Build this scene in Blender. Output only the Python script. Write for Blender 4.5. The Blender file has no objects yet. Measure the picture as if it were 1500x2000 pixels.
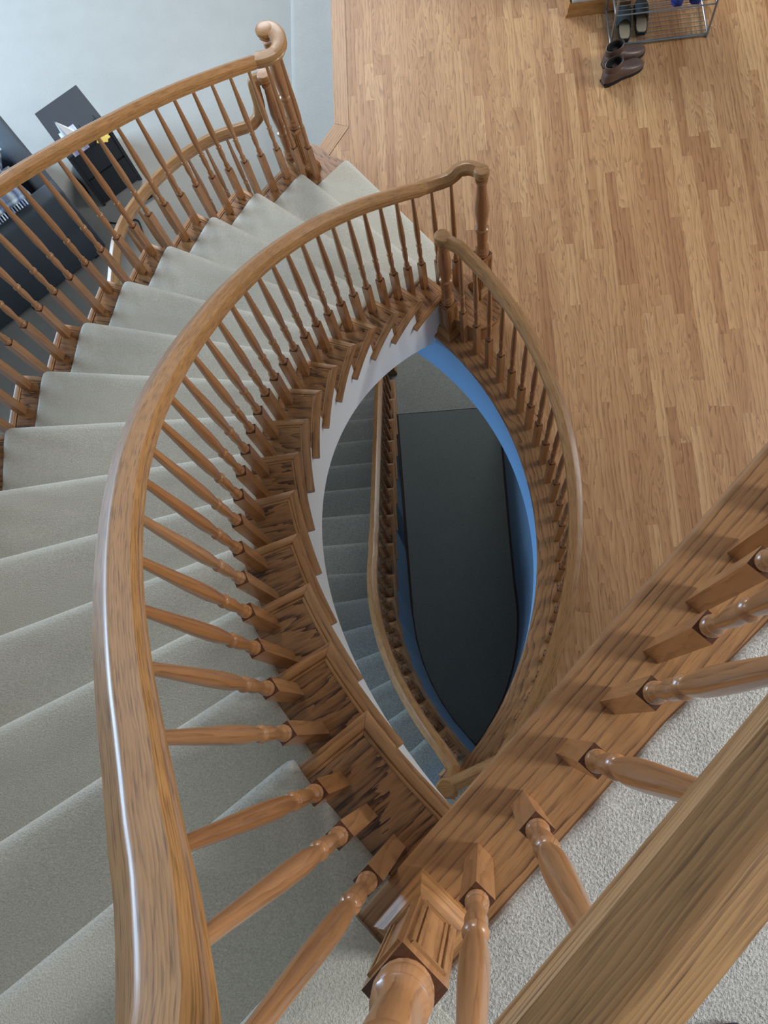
import bpy, math, random
from math import sin, cos, pi, radians, degrees, atan2, hypot, sqrt
from mathutils import Vector, Matrix
random.seed(7)
S = bpy.context.scene
COL = S.collection

# ------------------------------------------------------------------ camera, light, exposure
HC = 4.518                                   # camera height over the main floor
cam_d = bpy.data.cameras.new('camera'); cam_d.sensor_fit = 'HORIZONTAL'; cam_d.sensor_width = 36.0
cam_d.lens = 36.0 * 1640.0 / 1500.0; cam_d.clip_start = 0.02; cam_d.clip_end = 60
cam = bpy.data.objects.new('camera', cam_d); COL.objects.link(cam); S.camera = cam
_n = Vector((947.4 - 750, 1417.5 - 1000, 1640.0)).normalized()          # straight down, in camera axes
_y = Vector((473.0 - 750, -5650.0 - 1000, 1640.0)); _y = (_y - _n * _y.dot(_n)).normalized()
_x = _y.cross(-_n)
RIGHT = Vector((_x[0], _y[0], -_n[0])); DOWN = Vector((_x[1], _y[1], -_n[1])); FWD = Vector((_x[2], _y[2], -_n[2]))
cam.matrix_world = Matrix(((RIGHT[0], -DOWN[0], -FWD[0], 0), (RIGHT[1], -DOWN[1], -FWD[1], 0),
                           (RIGHT[2], -DOWN[2], -FWD[2], HC), (0, 0, 0, 1)))
def to_px(p):
    d = Vector(p) - Vector((0, 0, HC)); z = d.dot(FWD)
    return (750 + 1640 * d.dot(RIGHT) / z, 1000 + 1640 * d.dot(DOWN) / z) if z > .05 else (-9999, -9999)

world = bpy.data.worlds.new('world'); S.world = world; world.use_nodes = True
_bg = world.node_tree.nodes['Background']; _bg.inputs[0].default_value = (0.84, 0.92, 1.0, 1); _bg.inputs[1].default_value = 0.28
def area(name, loc, target, sx, sy, power, color):
    l = bpy.data.lights.new(name, 'AREA'); l.shape = 'RECTANGLE'; l.size = sx; l.size_y = sy; l.energy = power; l.color = color
    o = bpy.data.objects.new(name, l); COL.objects.link(o); o.location = loc
    o.rotation_euler = (Vector(target) - Vector(loc)).to_track_quat('-Z', 'Y').to_euler()
    return o
area('living_room_window', (-6.5, 4.5, 2.0), (-1.0, 4.3, 0.6), 2.9, 2.0, 470, (0.50, 0.73, 1.0))
area('foyer_window', (6.5, 2.6, 4.4), (0.0, 1.0, 0.5), 2.6, 2.6, 350, (0.97, 0.98, 1.0))
area('front_fill', (-2.0, 8.8, 4.6), (-0.8, 2.0, 0.5), 2.6, 2.4, 340, (0.97, 0.98, 1.0))  # unseen area light added to brighten the first steps
area('upper_hall_window', (3.8, -0.6, 5.4), (0.2, -0.1, 3.0), 0.8, 0.8, 130, (0.95, 0.98, 1.0))
area('basement_fill', (0.4, 5.2, -0.7), (-0.2, 2.0, -3.0), 1.6, 1.6, 52, (0.92, 0.96, 1.0))  # fill light added under the slab to lift the dark basement
S.view_settings.view_transform = 'Standard'; S.view_settings.look = 'None'; S.view_settings.gamma = 1.0
S.view_settings.use_curve_mapping = False; S.view_settings.exposure = 0.0

# ------------------------------------------------------------------ materials
def lin(r, g, b):
    f = lambda c: (c / 255) / 12.92 if c / 255 <= .04045 else ((c / 255 + .055) / 1.055) ** 2.4
    return (f(r), f(g), f(b), 1)
def newmat(name):
    m = bpy.data.materials.new(name); m.use_nodes = True; nt = m.node_tree
    return m, nt, nt.nodes['Principled BSDF']
def N(nt, t, **kw):
    n = nt.nodes.new(t)
    for k, v in kw.items():
        if k.startswith('i'): n.inputs[int(k[1:])].default_value = v
        else: setattr(n, k, v)
    return n
def math_(nt, op, a, b=None, c=None):
    n = nt.nodes.new('ShaderNodeMath'); n.operation = op
    for i, v in enumerate((a, b, c)):
        if v is None: continue
        if isinstance(v, (int, float)): n.inputs[i].default_value = v
        else: nt.links.new(v, n.inputs[i])
    return n.outputs[0]
def oak(name, light, mid, dark, bands=26.0, amp=7.0, line=0.55, rough=0.30, tone=0.12, attr=False, pu=1.1, pv=7.0, coat=0.0, jag=.5, sharp=2.2, flk=.30):
    """oak: grain runs along U of the UV map (metres)"""
    m, nt, bs = newmat(name); L = nt.links.new
    uv = N(nt, 'ShaderNodeUVMap'); oi = N(nt, 'ShaderNodeObjectInfo')
    off = N(nt, 'ShaderNodeCombineXYZ'); L(math_(nt, 'MULTIPLY', oi.outputs['Random'], 37.0), off.inputs[0]); L(math_(nt, 'MULTIPLY', oi.outputs['Random'], 11.3), off.inputs[1])
    va = N(nt, 'ShaderNodeVectorMath', operation='ADD'); L(uv.outputs[0], va.inputs[0]); L(off.outputs[0], va.inputs[1])
    def mapped(su, sv):
        q = N(nt, 'ShaderNodeVectorMath', operation='MULTIPLY'); L(va.outputs[0], q.inputs[0]); q.inputs[1].default_value = (su, sv, 1); return q.outputs[0]
    n1 = N(nt, 'ShaderNodeTexNoise', noise_dimensions='2D'); L(mapped(pu, pv), n1.inputs['Vector']); n1.inputs['Scale'].default_value = 1; n1.inputs['Detail'].default_value = 2.5; n1.inputs['Roughness'].default_value = .45
    sep = N(nt, 'ShaderNodeSeparateXYZ'); L(va.outputs[0], sep.inputs[0])
    tv0 = N(nt, 'ShaderNodeAttribute', attribute_name='tone').outputs['Fac'] if attr else None
    am = math_(nt, 'ADD', math_(nt, 'MULTIPLY', math_(nt, 'FRACT', math_(nt, 'MULTIPLY', tv0, 5.1)), 1.35 * amp), .08 * amp) if attr else amp
    ph = math_(nt, 'ADD', math_(nt, 'MULTIPLY', sep.outputs[1], bands), math_(nt, 'MULTIPLY', n1.outputs[0], am))
    nj = N(nt, 'ShaderNodeTexNoise', noise_dimensions='2D'); L(mapped(11, 75), nj.inputs['Vector']); nj.inputs['Scale'].default_value = 1; nj.inputs['Detail'].default_value = 2
    saw = math_(nt, 'FRACT', math_(nt, 'ADD', ph, math_(nt, 'MULTIPLY', nj.outputs[0], jag)))
    ring = math_(nt, 'POWER', saw, sharp)                                   # soft rise, sharp edge like late wood
    def streak(su, sv, a, b):
        q = N(nt, 'ShaderNodeTexNoise', noise_dimensions='2D'); L(mapped(su, sv), q.inputs['Vector']); q.inputs['Scale'].default_value = 1; q.inputs['Detail'].default_value = 2
        r = N(nt, 'ShaderNodeMapRange'); L(q.outputs[0], r.inputs[0]); r.inputs[1].default_value = a; r.inputs[2].default_value = b; return r.outputs[0]
    fleck = streak(17, 300, .50, .72); fl2 = streak(9, 95, .34, .62)
    n3 = N(nt, 'ShaderNodeTexNoise', noise_dimensions='2D'); L(mapped(1.3, 22), n3.inputs['Vector']); n3.inputs['Scale'].default_value = 1; n3.inputs['Detail'].default_value = 3
    mixA = N(nt, 'ShaderNodeMix', data_type='RGBA'); L(n3.outputs[0], mixA.inputs[0]); mixA.inputs[6].default_value = light; mixA.inputs[7].default_value = mid
    f = math_(nt, 'MULTIPLY', math_(nt, 'ADD', math_(nt, 'MULTIPLY', ring, math_(nt, 'ADD', math_(nt, 'MULTIPLY', fl2, .72), .28)), math_(nt, 'MULTIPLY', fleck, flk)), line)
    fc = N(nt, 'ShaderNodeClamp'); L(f, fc.inputs[0])
    mixB = N(nt, 'ShaderNodeMix', data_type='RGBA'); L(fc.outputs[0], mixB.inputs[0]); L(mixA.outputs[2], mixB.inputs[6]); mixB.inputs[7].default_value = dark
    if attr:
        at = N(nt, 'ShaderNodeAttribute', attribute_name='tone'); tv = at.outputs['Fac']
    else: tv = oi.outputs['Random']
    hs = N(nt, 'ShaderNodeHueSaturation'); L(mixB.outputs[2], hs.inputs['Color'])
    L(math_(nt, 'ADD', math_(nt, 'MULTIPLY', tv, 2 * tone), 1 - tone), hs.inputs['Value'])
    L(math_(nt, 'ADD', math_(nt, 'MULTIPLY', tv, .012 if attr else .005), (.4905) if attr else .492), hs.inputs['Hue'])
    L(math_(nt, 'ADD', math_(nt, 'MULTIPLY', tv, -.10), 1.08), hs.inputs['Saturation'])
    L(hs.outputs[0], bs.inputs['Base Color'])
    bs.inputs['Roughness'].default_value = rough; bs.inputs['Coat Weight'].default_value = coat; bs.inputs['Coat Roughness'].default_value = .12
    bp = N(nt, 'ShaderNodeBump'); bp.inputs['Strength'].default_value = .12; bp.inputs['Distance'].default_value = .0006; L(fc.outputs[0], bp.inputs['Height']); bp.invert = True
    L(bp.outputs[0], bs.inputs['Normal'])
    return m
def carpet(name, c1, c2, scale=190.0, strength=.9, dist=.004, patch=.12):
    m, nt, bs = newmat(name); L = nt.links.new
    g = N(nt, 'ShaderNodeNewGeometry')
    n = N(nt, 'ShaderNodeTexNoise'); L(g.outputs['Position'], n.inputs['Vector']); n.inputs['Scale'].default_value = scale; n.inputs['Detail'].default_value = 3; n.inputs['Roughness'].default_value = .7
    b = N(nt, 'ShaderNodeTexNoise'); L(g.outputs['Position'], b.inputs['Vector']); b.inputs['Scale'].default_value = 5; b.inputs['Detail'].default_value = 4
    mr = N(nt, 'ShaderNodeMapRange'); L(n.outputs[0], mr.inputs[0]); mr.inputs[1].default_value = .3; mr.inputs[2].default_value = .68
    mx = N(nt, 'ShaderNodeMix', data_type='RGBA'); L(mr.outputs[0], mx.inputs[0]); mx.inputs[6].default_value = c1; mx.inputs[7].default_value = c2
    hs = N(nt, 'ShaderNodeHueSaturation'); L(mx.outputs[2], hs.inputs['Color']); L(math_(nt, 'ADD', math_(nt, 'MULTIPLY', b.outputs[0], 2 * patch), 1 - patch), hs.inputs['Value'])
    L(hs.outputs[0], bs.inputs['Base Color']); bs.inputs['Roughness'].default_value = .95; bs.inputs['Specular IOR Level'].default_value = .1
    bs.inputs['Sheen Weight'].default_value = .25; bs.inputs['Sheen Roughness'].default_value = .6
    bp = N(nt, 'ShaderNodeBump'); bp.inputs['Strength'].default_value = strength; bp.inputs['Distance'].default_value = dist; L(n.outputs[0], bp.inputs['Height']); L(bp.outputs[0], bs.inputs['Normal'])
    return m
def plain(name, c, rough=.5, metal=0.0, bump=0.0, bscale=60.0, var=.06, vscale=6.0):
    m, nt, bs = newmat(name); L = nt.links.new
    tc = N(nt, 'ShaderNodeTexCoord'); n = N(nt, 'ShaderNodeTexNoise'); L(tc.outputs['Object'], n.inputs['Vector']); n.inputs['Scale'].default_value = vscale; n.inputs['Detail'].default_value = 3
    hs = N(nt, 'ShaderNodeHueSaturation'); hs.inputs['Color'].default_value = c; L(math_(nt, 'ADD', math_(nt, 'MULTIPLY', n.outputs[0], 2 * var), 1 - var), hs.inputs['Value'])
    L(hs.outputs[0], bs.inputs['Base Color']); bs.inputs['Roughness'].default_value = rough; bs.inputs['Metallic'].default_value = metal
    if bump:
        n2 = N(nt, 'ShaderNodeTexNoise'); L(tc.outputs['Object'], n2.inputs['Vector']); n2.inputs['Scale'].default_value = bscale; n2.inputs['Detail'].default_value = 4
        bp = N(nt, 'ShaderNodeBump'); bp.inputs['Strength'].default_value = bump; bp.inputs['Distance'].default_value = .003; L(n2.outputs[0], bp.inputs['Height']); L(bp.outputs[0], bs.inputs['Normal'])
    return m
M = {}
M['rail'] = oak('oak_rail', lin(186, 146, 96), lin(158, 118, 72), lin(104, 74, 44), bands=300, amp=2.0, line=.62, rough=.38, coat=.12, pu=1.0, pv=9, tone=.03, jag=1.6, sharp=1.3, flk=.8)
M['turned'] = oak('oak_turned', lin(173, 128, 84), lin(149, 106, 66), lin(102, 68, 41), bands=44, amp=3.0, line=.6, rough=.30, coat=.3, pu=2.0, pv=14, tone=.07)
M['end_grain'] = oak('oak_end_grain', lin(96, 62, 38), lin(82, 52, 32), lin(58, 36, 22), bands=120, amp=2.0, line=.6, rough=.4, coat=.1, pu=30, pv=30, tone=.05)
M['tread'] = oak('oak_tread', lin(170, 128, 82), lin(148, 106, 63), lin(62, 39, 21), bands=26, amp=7.0, line=1.1, rough=.4, coat=.08, pu=2.2, pv=4.5, tone=.05, jag=1.1, sharp=1.8)
M['nosing'] = oak('oak_nosing', lin(178, 136, 88), lin(156, 114, 70), lin(96, 64, 36), bands=60, amp=1.6, line=.7, rough=.48, coat=.05, tone=.04)
M['board'] = oak('oak_board', lin(172, 128, 80), lin(154, 111, 66), lin(84, 54, 30), bands=44, amp=4.0, line=1.0, rough=.4, coat=.1, pu=.6, pv=6, tone=.02, jag=.35, sharp=5.0)
M['trim'] = oak('oak_trim', lin(172, 130, 84), lin(152, 110, 68), lin(84, 54, 30), bands=34, amp=7.0, line=.95, rough=.4, coat=.1, pu=2.0, pv=5, tone=.02, jag=.5, sharp=2.6)
M['plank'] = oak('oak_plank', lin(186, 148, 104), lin(165, 124, 84), lin(108, 72, 44), bands=36, amp=9.0, line=.7, rough=.48, coat=.0, tone=.19, attr=True, pu=2.1, pv=13, jag=.5, sharp=1.7, flk=.08)
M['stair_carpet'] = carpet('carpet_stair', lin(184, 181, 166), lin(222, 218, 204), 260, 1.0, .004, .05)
M['hall_carpet'] = carpet('carpet_hall', lin(158, 156, 148), lin(218, 216, 210), 215, 1.0, .005, .06)
M['living_carpet'] = carpet('carpet_living', lin(152, 152, 146), lin(166, 166, 160), 170, .4, .003, .09)
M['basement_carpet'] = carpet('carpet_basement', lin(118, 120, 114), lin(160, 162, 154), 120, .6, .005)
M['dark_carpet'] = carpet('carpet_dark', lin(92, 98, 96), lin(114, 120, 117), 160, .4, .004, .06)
M['white_paint'] = plain('paint_white', lin(244, 247, 247), .6, bump=.05, bscale=40, var=.015)
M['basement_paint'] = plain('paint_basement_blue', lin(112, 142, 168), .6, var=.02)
M['blue_lit_paint'] = plain('paint_blue_lit', lin(148, 202, 255), .55, bump=.05, bscale=40, var=.02)  # blue daylight on the floor edge is put into this colour
M['dark_trim'] = plain('stained_dark_wood', lin(58, 40, 30), .4, var=.1)
M['subfloor'] = plain('subfloor_board', lin(120, 105, 85), .8)
M['slate'] = plain('slate_upholstery', lin(66, 74, 82), .85, bump=.3, bscale=400, var=.05)
M['black_wood'] = plain('black_laminate', lin(40, 44, 50), .6, var=.04)
M['metal'] = plain('brushed_steel', lin(150, 158, 165), .3, metal=.9, var=.04)
M['brown_leather'] = plain('brown_leather', lin(84, 66, 58), .38, bump=.2, bscale=90, var=.12)
M['black_lining'] = plain('black_lining', lin(20, 22, 20), .9)
M['dark_felt'] = plain('dark_felt', lin(46, 52, 54), .8, bump=.3, bscale=200, var=.1)
M['insole'] = plain('insole_tan', lin(150, 136, 112), .8, var=.12, vscale=30)
M['blue_fabric'] = plain('blue_fabric', lin(34, 52, 130), .7, var=.1)
M['navy'] = plain('navy_fabric', lin(34, 38, 54), .8, bump=.2, bscale=200)
M['black_rubber'] = plain('black_rubber', lin(22, 24, 28), .6)
M['paper'] = plain('white_paper', lin(236, 242, 244), .8, var=.02)
M['yellow'] = plain('yellow_card', lin(226, 196, 92), .7, var=.05)
M['glass_dark'] = plain('smoked_plastic', lin(40, 48, 54), .15)
def striped(name, cols, scale, axis=0):
    m, nt, bs = newmat(name); L = nt.links.new
    tc = N(nt, 'ShaderNodeTexCoord'); sp = N(nt, 'ShaderNodeSeparateXYZ'); L(tc.outputs['Object'], sp.inputs[0])
    n = N(nt, 'ShaderNodeTexNoise'); L(tc.outputs['Object'], n.inputs['Vector']); n.inputs['Scale'].default_value = 9
    f = math_(nt, 'FRACT', math_(nt, 'ADD', math_(nt, 'MULTIPLY', sp.outputs[axis], scale), math_(nt, 'MULTIPLY', n.outputs[0], .5)))
    r = N(nt, 'ShaderNodeValToRGB'); L(f, r.inputs[0]); e = r.color_ramp.elements
    while len(e) < len(cols): e.new(.5)
    for i, c in enumerate(cols): e[i].position = i / len(cols); e[i].color = c
    L(r.outputs[0], bs.inputs['Base Color']); bs.inputs['Roughness'].default_value = .9
    return m
M['throw'] = striped('striped_throw', [lin(70, 84, 110), lin(150, 160, 172), lin(58, 78, 118), lin(178, 184, 186), lin(96, 104, 116)], 9)
M['tissue_print'] = striped('tissue_carton', [lin(214, 222, 236), lin(150, 140, 190), lin(222, 228, 238), lin(176, 176, 214)], 14)

# ------------------------------------------------------------------ mesh helpers
class MB:
    def __init__(s): s.v = []; s.f = []; s.uv = []; s.mi = []
    def add(s, pts): b = len(s.v); s.v += [tuple(p) for p in pts]; return b
    def face(s, idx, uvs=None): s.f.append(tuple(idx)); s.uv.append(uvs or [(0, 0)] * len(idx))
    def grid(s, rows, uvrows, close_r=False, close_c=False):
        """rows of points; quads between neighbours"""
        R, C = len(rows), len(rows[0]); b = s.add([p for r in rows for p in r])
        for i in range(R if close_r else R - 1):
            for j in range(C if close_c else C - 1):
                i2, j2 = (i + 1) % R, (j + 1) % C
                u = [uvrows(i, j), uvrows(i, j + 1), uvrows(i + 1, j + 1), uvrows(i + 1, j)]
                s.face((b + i * C + j, b + i * C + j2, b + i2 * C + j2, b + i2 * C + j), u)
        return b
    def box(s, c, h, ax=None, grain=None):
        ax = ax or (Vector((1, 0, 0)), Vector((0, 1, 0)), Vector((0, 0, 1))); c = Vector(c)
        g = grain if grain is not None else max(range(3), key=lambda i: h[i])
        P = {}
        for i in (-1, 1):
            for j in (-1, 1):
                for k in (-1, 1): P[(i, j, k)] = c + ax[0] * (i * h[0]) + ax[1] * (j * h[1]) + ax[2] * (k * h[2])
        for a in range(3):
            b_, c_ = (a + 1) % 3, (a + 2) % 3
            for sgn in (-1, 1):
                ks = []
                for t in ((-1, -1), (1, -1), (1, 1), (-1, 1)):
                    k = [0, 0, 0]; k[a] = sgn; k[b_] = t[0]; k[c_] = t[1]; ks.append(tuple(k))
                if sgn < 0: ks.reverse()
                o = [q for q in range(3) if q != a]
                gu = g if g != a else o[0]; gv = [q for q in o if q != gu][0]
                base = s.add([P[k] for k in ks])
                s.face(range(base, base + 4), [(k[gu] * h[gu], k[gv] * h[gv] + a * .31) for k in ks])
    def lathe(s, prof, seg=14, c=(0, 0, 0), cap=True):
        rows = [[(c[0] + r * cos(2 * pi * j / seg), c[1] + r * sin(2 * pi * j / seg), c[2] + z) for j in range(seg)] for r, z in prof]
        b = s.grid(rows, lambda i, j: (prof[i][1], .022 * 2 * pi * j / seg), close_c=True)
        if cap:
            n = len(prof); s.face([b + (n - 1) * seg + j for j in range(seg)], [(prof[-1][0] * cos(2 * pi * j / seg), prof[-1][0] * sin(2 * pi * j / seg)) for j in range(seg)])
            s.face([b + j for j in reversed(range(seg))])
    def sweep(s, path, prof, cap=True, widths=None):
        """prof: closed list (side, up) swept along 3-D path"""
        path = [Vector(p) for p in path]; n = len(path); rows = []; arc = 0; arcs = []; last = None
        for i, p in enumerate(path):
            t = (path[min(i + 1, n - 1)] - path[max(i - 1, 0)]).normalized()
            sd = t.cross(Vector((0, 0, 1)))
            if sd.length < .25 and last is not None: sd = last - t * last.dot(t)
            sd.normalize(); last = sd; up = sd.cross(t)
            if i: arc += (p - path[i - 1]).length
            arcs.append(arc); w = widths[i] if widths else 1.0
            rows.append([p + sd * (a * w) + up * b for a, b in prof])
        per = [0]
        for k in range(len(prof)):
            a, b = prof[k], prof[(k + 1) % len(prof)]; per.append(per[-1] + hypot(a[0] - b[0], a[1] - b[1]))
        base = s.grid(rows, lambda i, j: (arcs[min(i, n - 1)], per[j]), close_c=True); C = len(prof)
        if cap:
            s.face([base + j for j in range(C)], [(q[0], q[1]) for q in prof]); s.face([base + (n - 1) * C + j for j in reversed(range(C))], [(q[0], q[1]) for q in reversed(prof)])
    def prism(s, poly, z0, z1, gdir=(1, 0)):
        n = len(poly); gx, gy = gdir; uv = lambda p: (p[0] * gx + p[1] * gy, -p[0] * gy + p[1] * gx)
        b = s.add([(x, y, z1) for x, y in poly]); s.face(range(b, b + n), [uv(p) for p in poly])
        b2 = s.add([(x, y, z0) for x, y in poly]); s.face(reversed(range(b2, b2 + n)), [uv(p) for p in reversed(poly)])
        L = 0
        for i in range(n):
            j = (i + 1) % n; d = hypot(poly[i][0] - poly[j][0], poly[i][1] - poly[j][1])
            q = s.add([(*poly[i], z0), (*poly[j], z0), (*poly[j], z1), (*poly[i], z1)])
            s.face(range(q, q + 4), [(L, 0), (L + d, 0), (L + d, z1 - z0), (L, z1 - z0)]); L += d
    def mesh(s, name, sharp=35):
        me = bpy.data.meshes.new(name); me.from_pydata(s.v, [], s.f); ul = me.uv_layers.new(name='UVMap')
        flat = [c for f in s.uv for uv in f for c in uv]; ul.data.foreach_set('uv', flat)
        me.validate(clean_customdata=False)
        if sharp:
            me.polygons.foreach_set('use_smooth', [True] * len(me.polygons)); me.set_sharp_from_angle(angle=radians(sharp))
        me.update(); return me
def fix(me):
    import bmesh
    b = bmesh.new(); b.from_mesh(me); bmesh.ops.remove_doubles(b, verts=b.verts, dist=1e-5); bmesh.ops.recalc_face_normals(b, faces=b.faces); b.to_mesh(me); b.free(); return me
def obj(name, m, mat, parent=None, loc=None, rz=0, sharp=35, weld=True):
    if isinstance(m, MB):
        me = m.mesh(name, 0)
        if weld: fix(me)
        if sharp:
            me.polygons.foreach_set('use_smooth', [True] * len(me.polygons)); me.set_sharp_from_angle(angle=radians(sharp))
    else: me = m
    if mat and not me.materials: me.materials.append(M[mat] if isinstance(mat, str) else mat)
    o = bpy.data.objects.new(name, me); COL.objects.link(o)
    if parent: o.parent = parent
    if loc: o.location = loc
    if rz: o.rotation_euler = (0, 0, rz)
    return o
def tag(o, label, cat, group=None, kind=None):
    o['label'] = label; o['category'] = cat
    if group: o['group'] = group
    if kind: o['kind'] = kind
    return o
def thing(name, label, cat, loc=(0, 0, 0), rz=0, group=None, kind=None):
    o = bpy.data.objects.new(name, None); COL.objects.link(o); o.location = loc; o.rotation_euler = (0, 0, rz); o.empty_display_size = .1
    return tag(o, label, cat, group, kind)

# ------------------------------------------------------------------ layout numbers (metres, z = 0 on the oak entry floor)
CX, CY = 1.1648, 1.0537           # centre of the curved stairs
RX, RY, RO = -1.400, 1.008, 1.7465  # centre and radius of the curved floor edge on the right
RISE = .19; TOP = 16 * RISE; LOW = -16 * RISE; FLOOR_T = .488
RI, RE, RS = 1.723, 3.003, 1.753  # inner nosing, outer nosing, white stringer
CI, CE = 1.893, 2.885             # carpet runner edges
STEP = 6.285; TH3 = 140.65
def th_up(k): return 224.0 if k == 16 else TH3 + STEP * (k - 3)
def pc(R, th, z): t = radians(th); return Vector((CX + R * cos(t), CY + R * sin(t), z))
def pr(R, th, z): t = radians(th); return Vector((RX + R * cos(t), RY + R * sin(t), z))
def ns(n, s, z=TOP): return Vector(((n + s) * .70711, (s - n) * .70711, z))
def zn(th): return .57 + (th - TH3) * RISE / STEP      # line over the nosings of the upper flight
AXN, AXS = Vector((.70711, -.70711, 0)), Vector((.70711, .70711, 0))
ZV = Vector((0, 0, 1))
LIV, STRIP = -.37, -.185          # sunken living room, its carpeted step

# nose lines of a flight: (inner point xy at R=0 reference, outward dir, uphill dir)
def up_frame(k):
    t = radians(th_up(k)); return Vector((CX, CY, 0)), Vector((cos(t), sin(t), 0)), Vector((-sin(t), cos(t), 0))
def low_frame(j):                  # j = 1 first tread below the entry floor ... 15
    if j <= 7:
        t = radians(223.6 - STEP * j); return Vector((CX, CY, 0)), Vector((cos(t), sin(t), 0)), Vector((-sin(t), cos(t), 0))
    y = 1.336 + .268 * (j - 8); x = -.563 - .028 * (y - .98)
    o = Vector((-.99961, -.028, 0)); return Vector((x, y, 0)) - o * RI, o, Vector((.028, -.99961, 0))
def at(fr, R, t, z): c, o, u = fr; p = c + o * R + u * t; return Vector((p.x, p.y, z))
def mix_at(f1, f2, fr, R, t, z):   # between two nose lines (fr 0..1) with metric offset t uphill
    return at(f1, R, t, z) * (1 - fr) + at(f2, R, t, z) * fr

# ------------------------------------------------------------------ setting: entry floor, living room, basement, hall
def struct(name, m, mat, label, cat, parent=None, sharp=35):
    o = obj(name, m, mat, parent, sharp=sharp)
    if parent is None: tag(o, label, cat, kind='structure')
    return o
# sub floor slab (hidden under boards), main floor carries the planks
mb = MB(); rows = []
for a in range(-60, 62, 3):
    rows.append([pr(RO + .02, a, -.03), pr(9, a, -.03), pr(9, a, -FLOOR_T), pr(RO + .02, a, -FLOOR_T)])
mb.grid(rows, lambda i, j: (i * .1, j), close_c=True)
floor = struct('floor', mb, 'subfloor', 'oak strip entry floor around the curved stairwell opening', 'floor')
# living room slab
def xlim(th, x): c = cos(radians(th)); return (CX - x) / -c if c < 0 else 99
mb = MB(); A = list(range(97, 232, 3))
rows = [[pc(max(3.22, xlim(a, -1.006)), a, LIV - .3), pc(max(3.22, xlim(a, -1.006)), a, LIV), pc(12, a, LIV)] for a in A]
mb.grid(rows, lambda i, j: (i * .1, j))
living = struct('floor', mb, 'living_carpet', 'pale carpet of the sunken living room beyond the stairs', 'floor')
# carpeted step between wood and living room (rounded nose)
mb = MB(); rows = []
for y in [3.0 + .25 * i for i in range(18)]:
    w = max(0, 3.757 - y) * .66 if y < 3.757 else 0
    rows.append([(-.684 + .05, y, -.012), (-.684 - w * .8, y, -.014), (-.690 - w * .8, y, STRIP + .01), (-.72 - w * .8, y, STRIP), (-.985, y, STRIP), (-1.008, y, STRIP - .008), (-1.018, y, STRIP - .025), (-1.014, y, STRIP - .045), (-1.005, y, LIV)])
mb.grid(rows, lambda i, j: (i, j))
tag(obj('carpeted_step', mb, 'living_carpet', None, sharp=60), 'pale carpeted step down to the living room beside the wood floor border', 'step', kind='structure')
# oak planks, each a board of its own
BORDER = 1.925                                                     # floor boards start outside the curved trim band
def trim_y(x):                                                     # upper and lower limits of the trim band at x
    d = x - RX
    if d >= 1.893: return None
    h = sqrt(1.893 ** 2 - d * d); return RY + h, RY - h
W = .0572; planks = []
def plank_poly(x0, x1, ya0, ya1, yb0, yb1):                        # left edge y range, right edge y range
    g = .0002; return [(x0 + g, ya0 + g), (x1 - g, yb0 + g), (x1 - g, yb1 - g), (x0 + g, ya1 - g)]
x = -.606 - 4 * W
while x < 2.45:
    x0, x1 = x, x + W; y = -1.2 - random.random() * .8
    la, lb = trim_y(x0), trim_y(x1)
    while y < 5.35:
        y2 = y + random.choice((.28, .4, .5, .62, .75, .9, 1.1, 1.3)); rng = []
        if x0 < -.55: top = (lambda q: 3.715 + (q + .607) * 1.45) if x1 < -.59 else (lambda q: 9); rng = [(max(y, 3.0), min(y2, top(x0)), max(y, 3.0), min(y2, top(x1)))]
        elif x0 < -.29: rng = [(max(y, 2.9), y2, max(y, 2.9), y2)]
        elif la is None and lb is None: rng = [(y, y2, y, y2)]
        else:
            la_ = la or (RY, RY); lb_ = lb or (RY, RY)
            rng = [(max(y, la_[0]), y2, max(y, lb_[0]), y2)]
            if x0 > .18: rng.append((y, min(y2, la_[1]), y, min(y2, lb_[1])))
        for a0, a1, b0, b1 in rng:
            if a1 - a0 > .012 and b1 - b0 > .012: planks.append(plank_poly(x0, x1, a0, a1, b0, b1))
        y = y2
    x += W
def good(p): return all((b - a) > .02 for a, b in ((p[0][1], p[3][1]), (p[1][1], p[2][1])))
planks = [p for p in planks if good(p)]
def px_size(p):
    q = [to_px((a, b, 0)) for a, b in p]; cxm = sum(a for a, b in q) / 4; cym = sum(b for a, b in q) / 4
    if not (-20 < cxm < 1520 and -60 < cym < 1300): return 0
    return abs(sum(q[i][0] * q[(i + 1) % 4][1] - q[(i + 1) % 4][0] * q[i][1] for i in range(4))) / 2
planks.sort(key=px_size, reverse=True)
def add_plank(m, p, ou, ov):
    s0 = len(m.f); m.prism([(a, b) for a, b in p], -.019, random.uniform(-.0003, .0003))
    for k in range(s0, len(m.f)): m.uv[k] = [(m.v[i][1] + ou, m.v[i][0] + ov) for i in m.f[k]]
def set_tone(me, vals):
    at_ = me.attributes.new('tone', 'FLOAT', 'POINT'); at_.data.foreach_set('value', vals)
def tone(): return min(1, max(0, random.gauss(.5, .27)))
for p in planks[:296]:
    m = MB(); add_plank(m, p, random.random() * 40, random.random() * 20); o = obj('plank', m, 'plank', floor, sharp=0, weld=False)
    set_tone(o.data, [tone()] * len(o.data.vertices))
m = MB(); tv = []
for p in planks[296:]:
    n0 = len(m.v); add_plank(m, p, random.random() * 40, random.random() * 20); tv += [tone()] * (len(m.v) - n0)
o = obj('planks', m, 'plank', floor, sharp=0, weld=False); set_tone(o.data, tv); o['kind'] = 'stuff'
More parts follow.
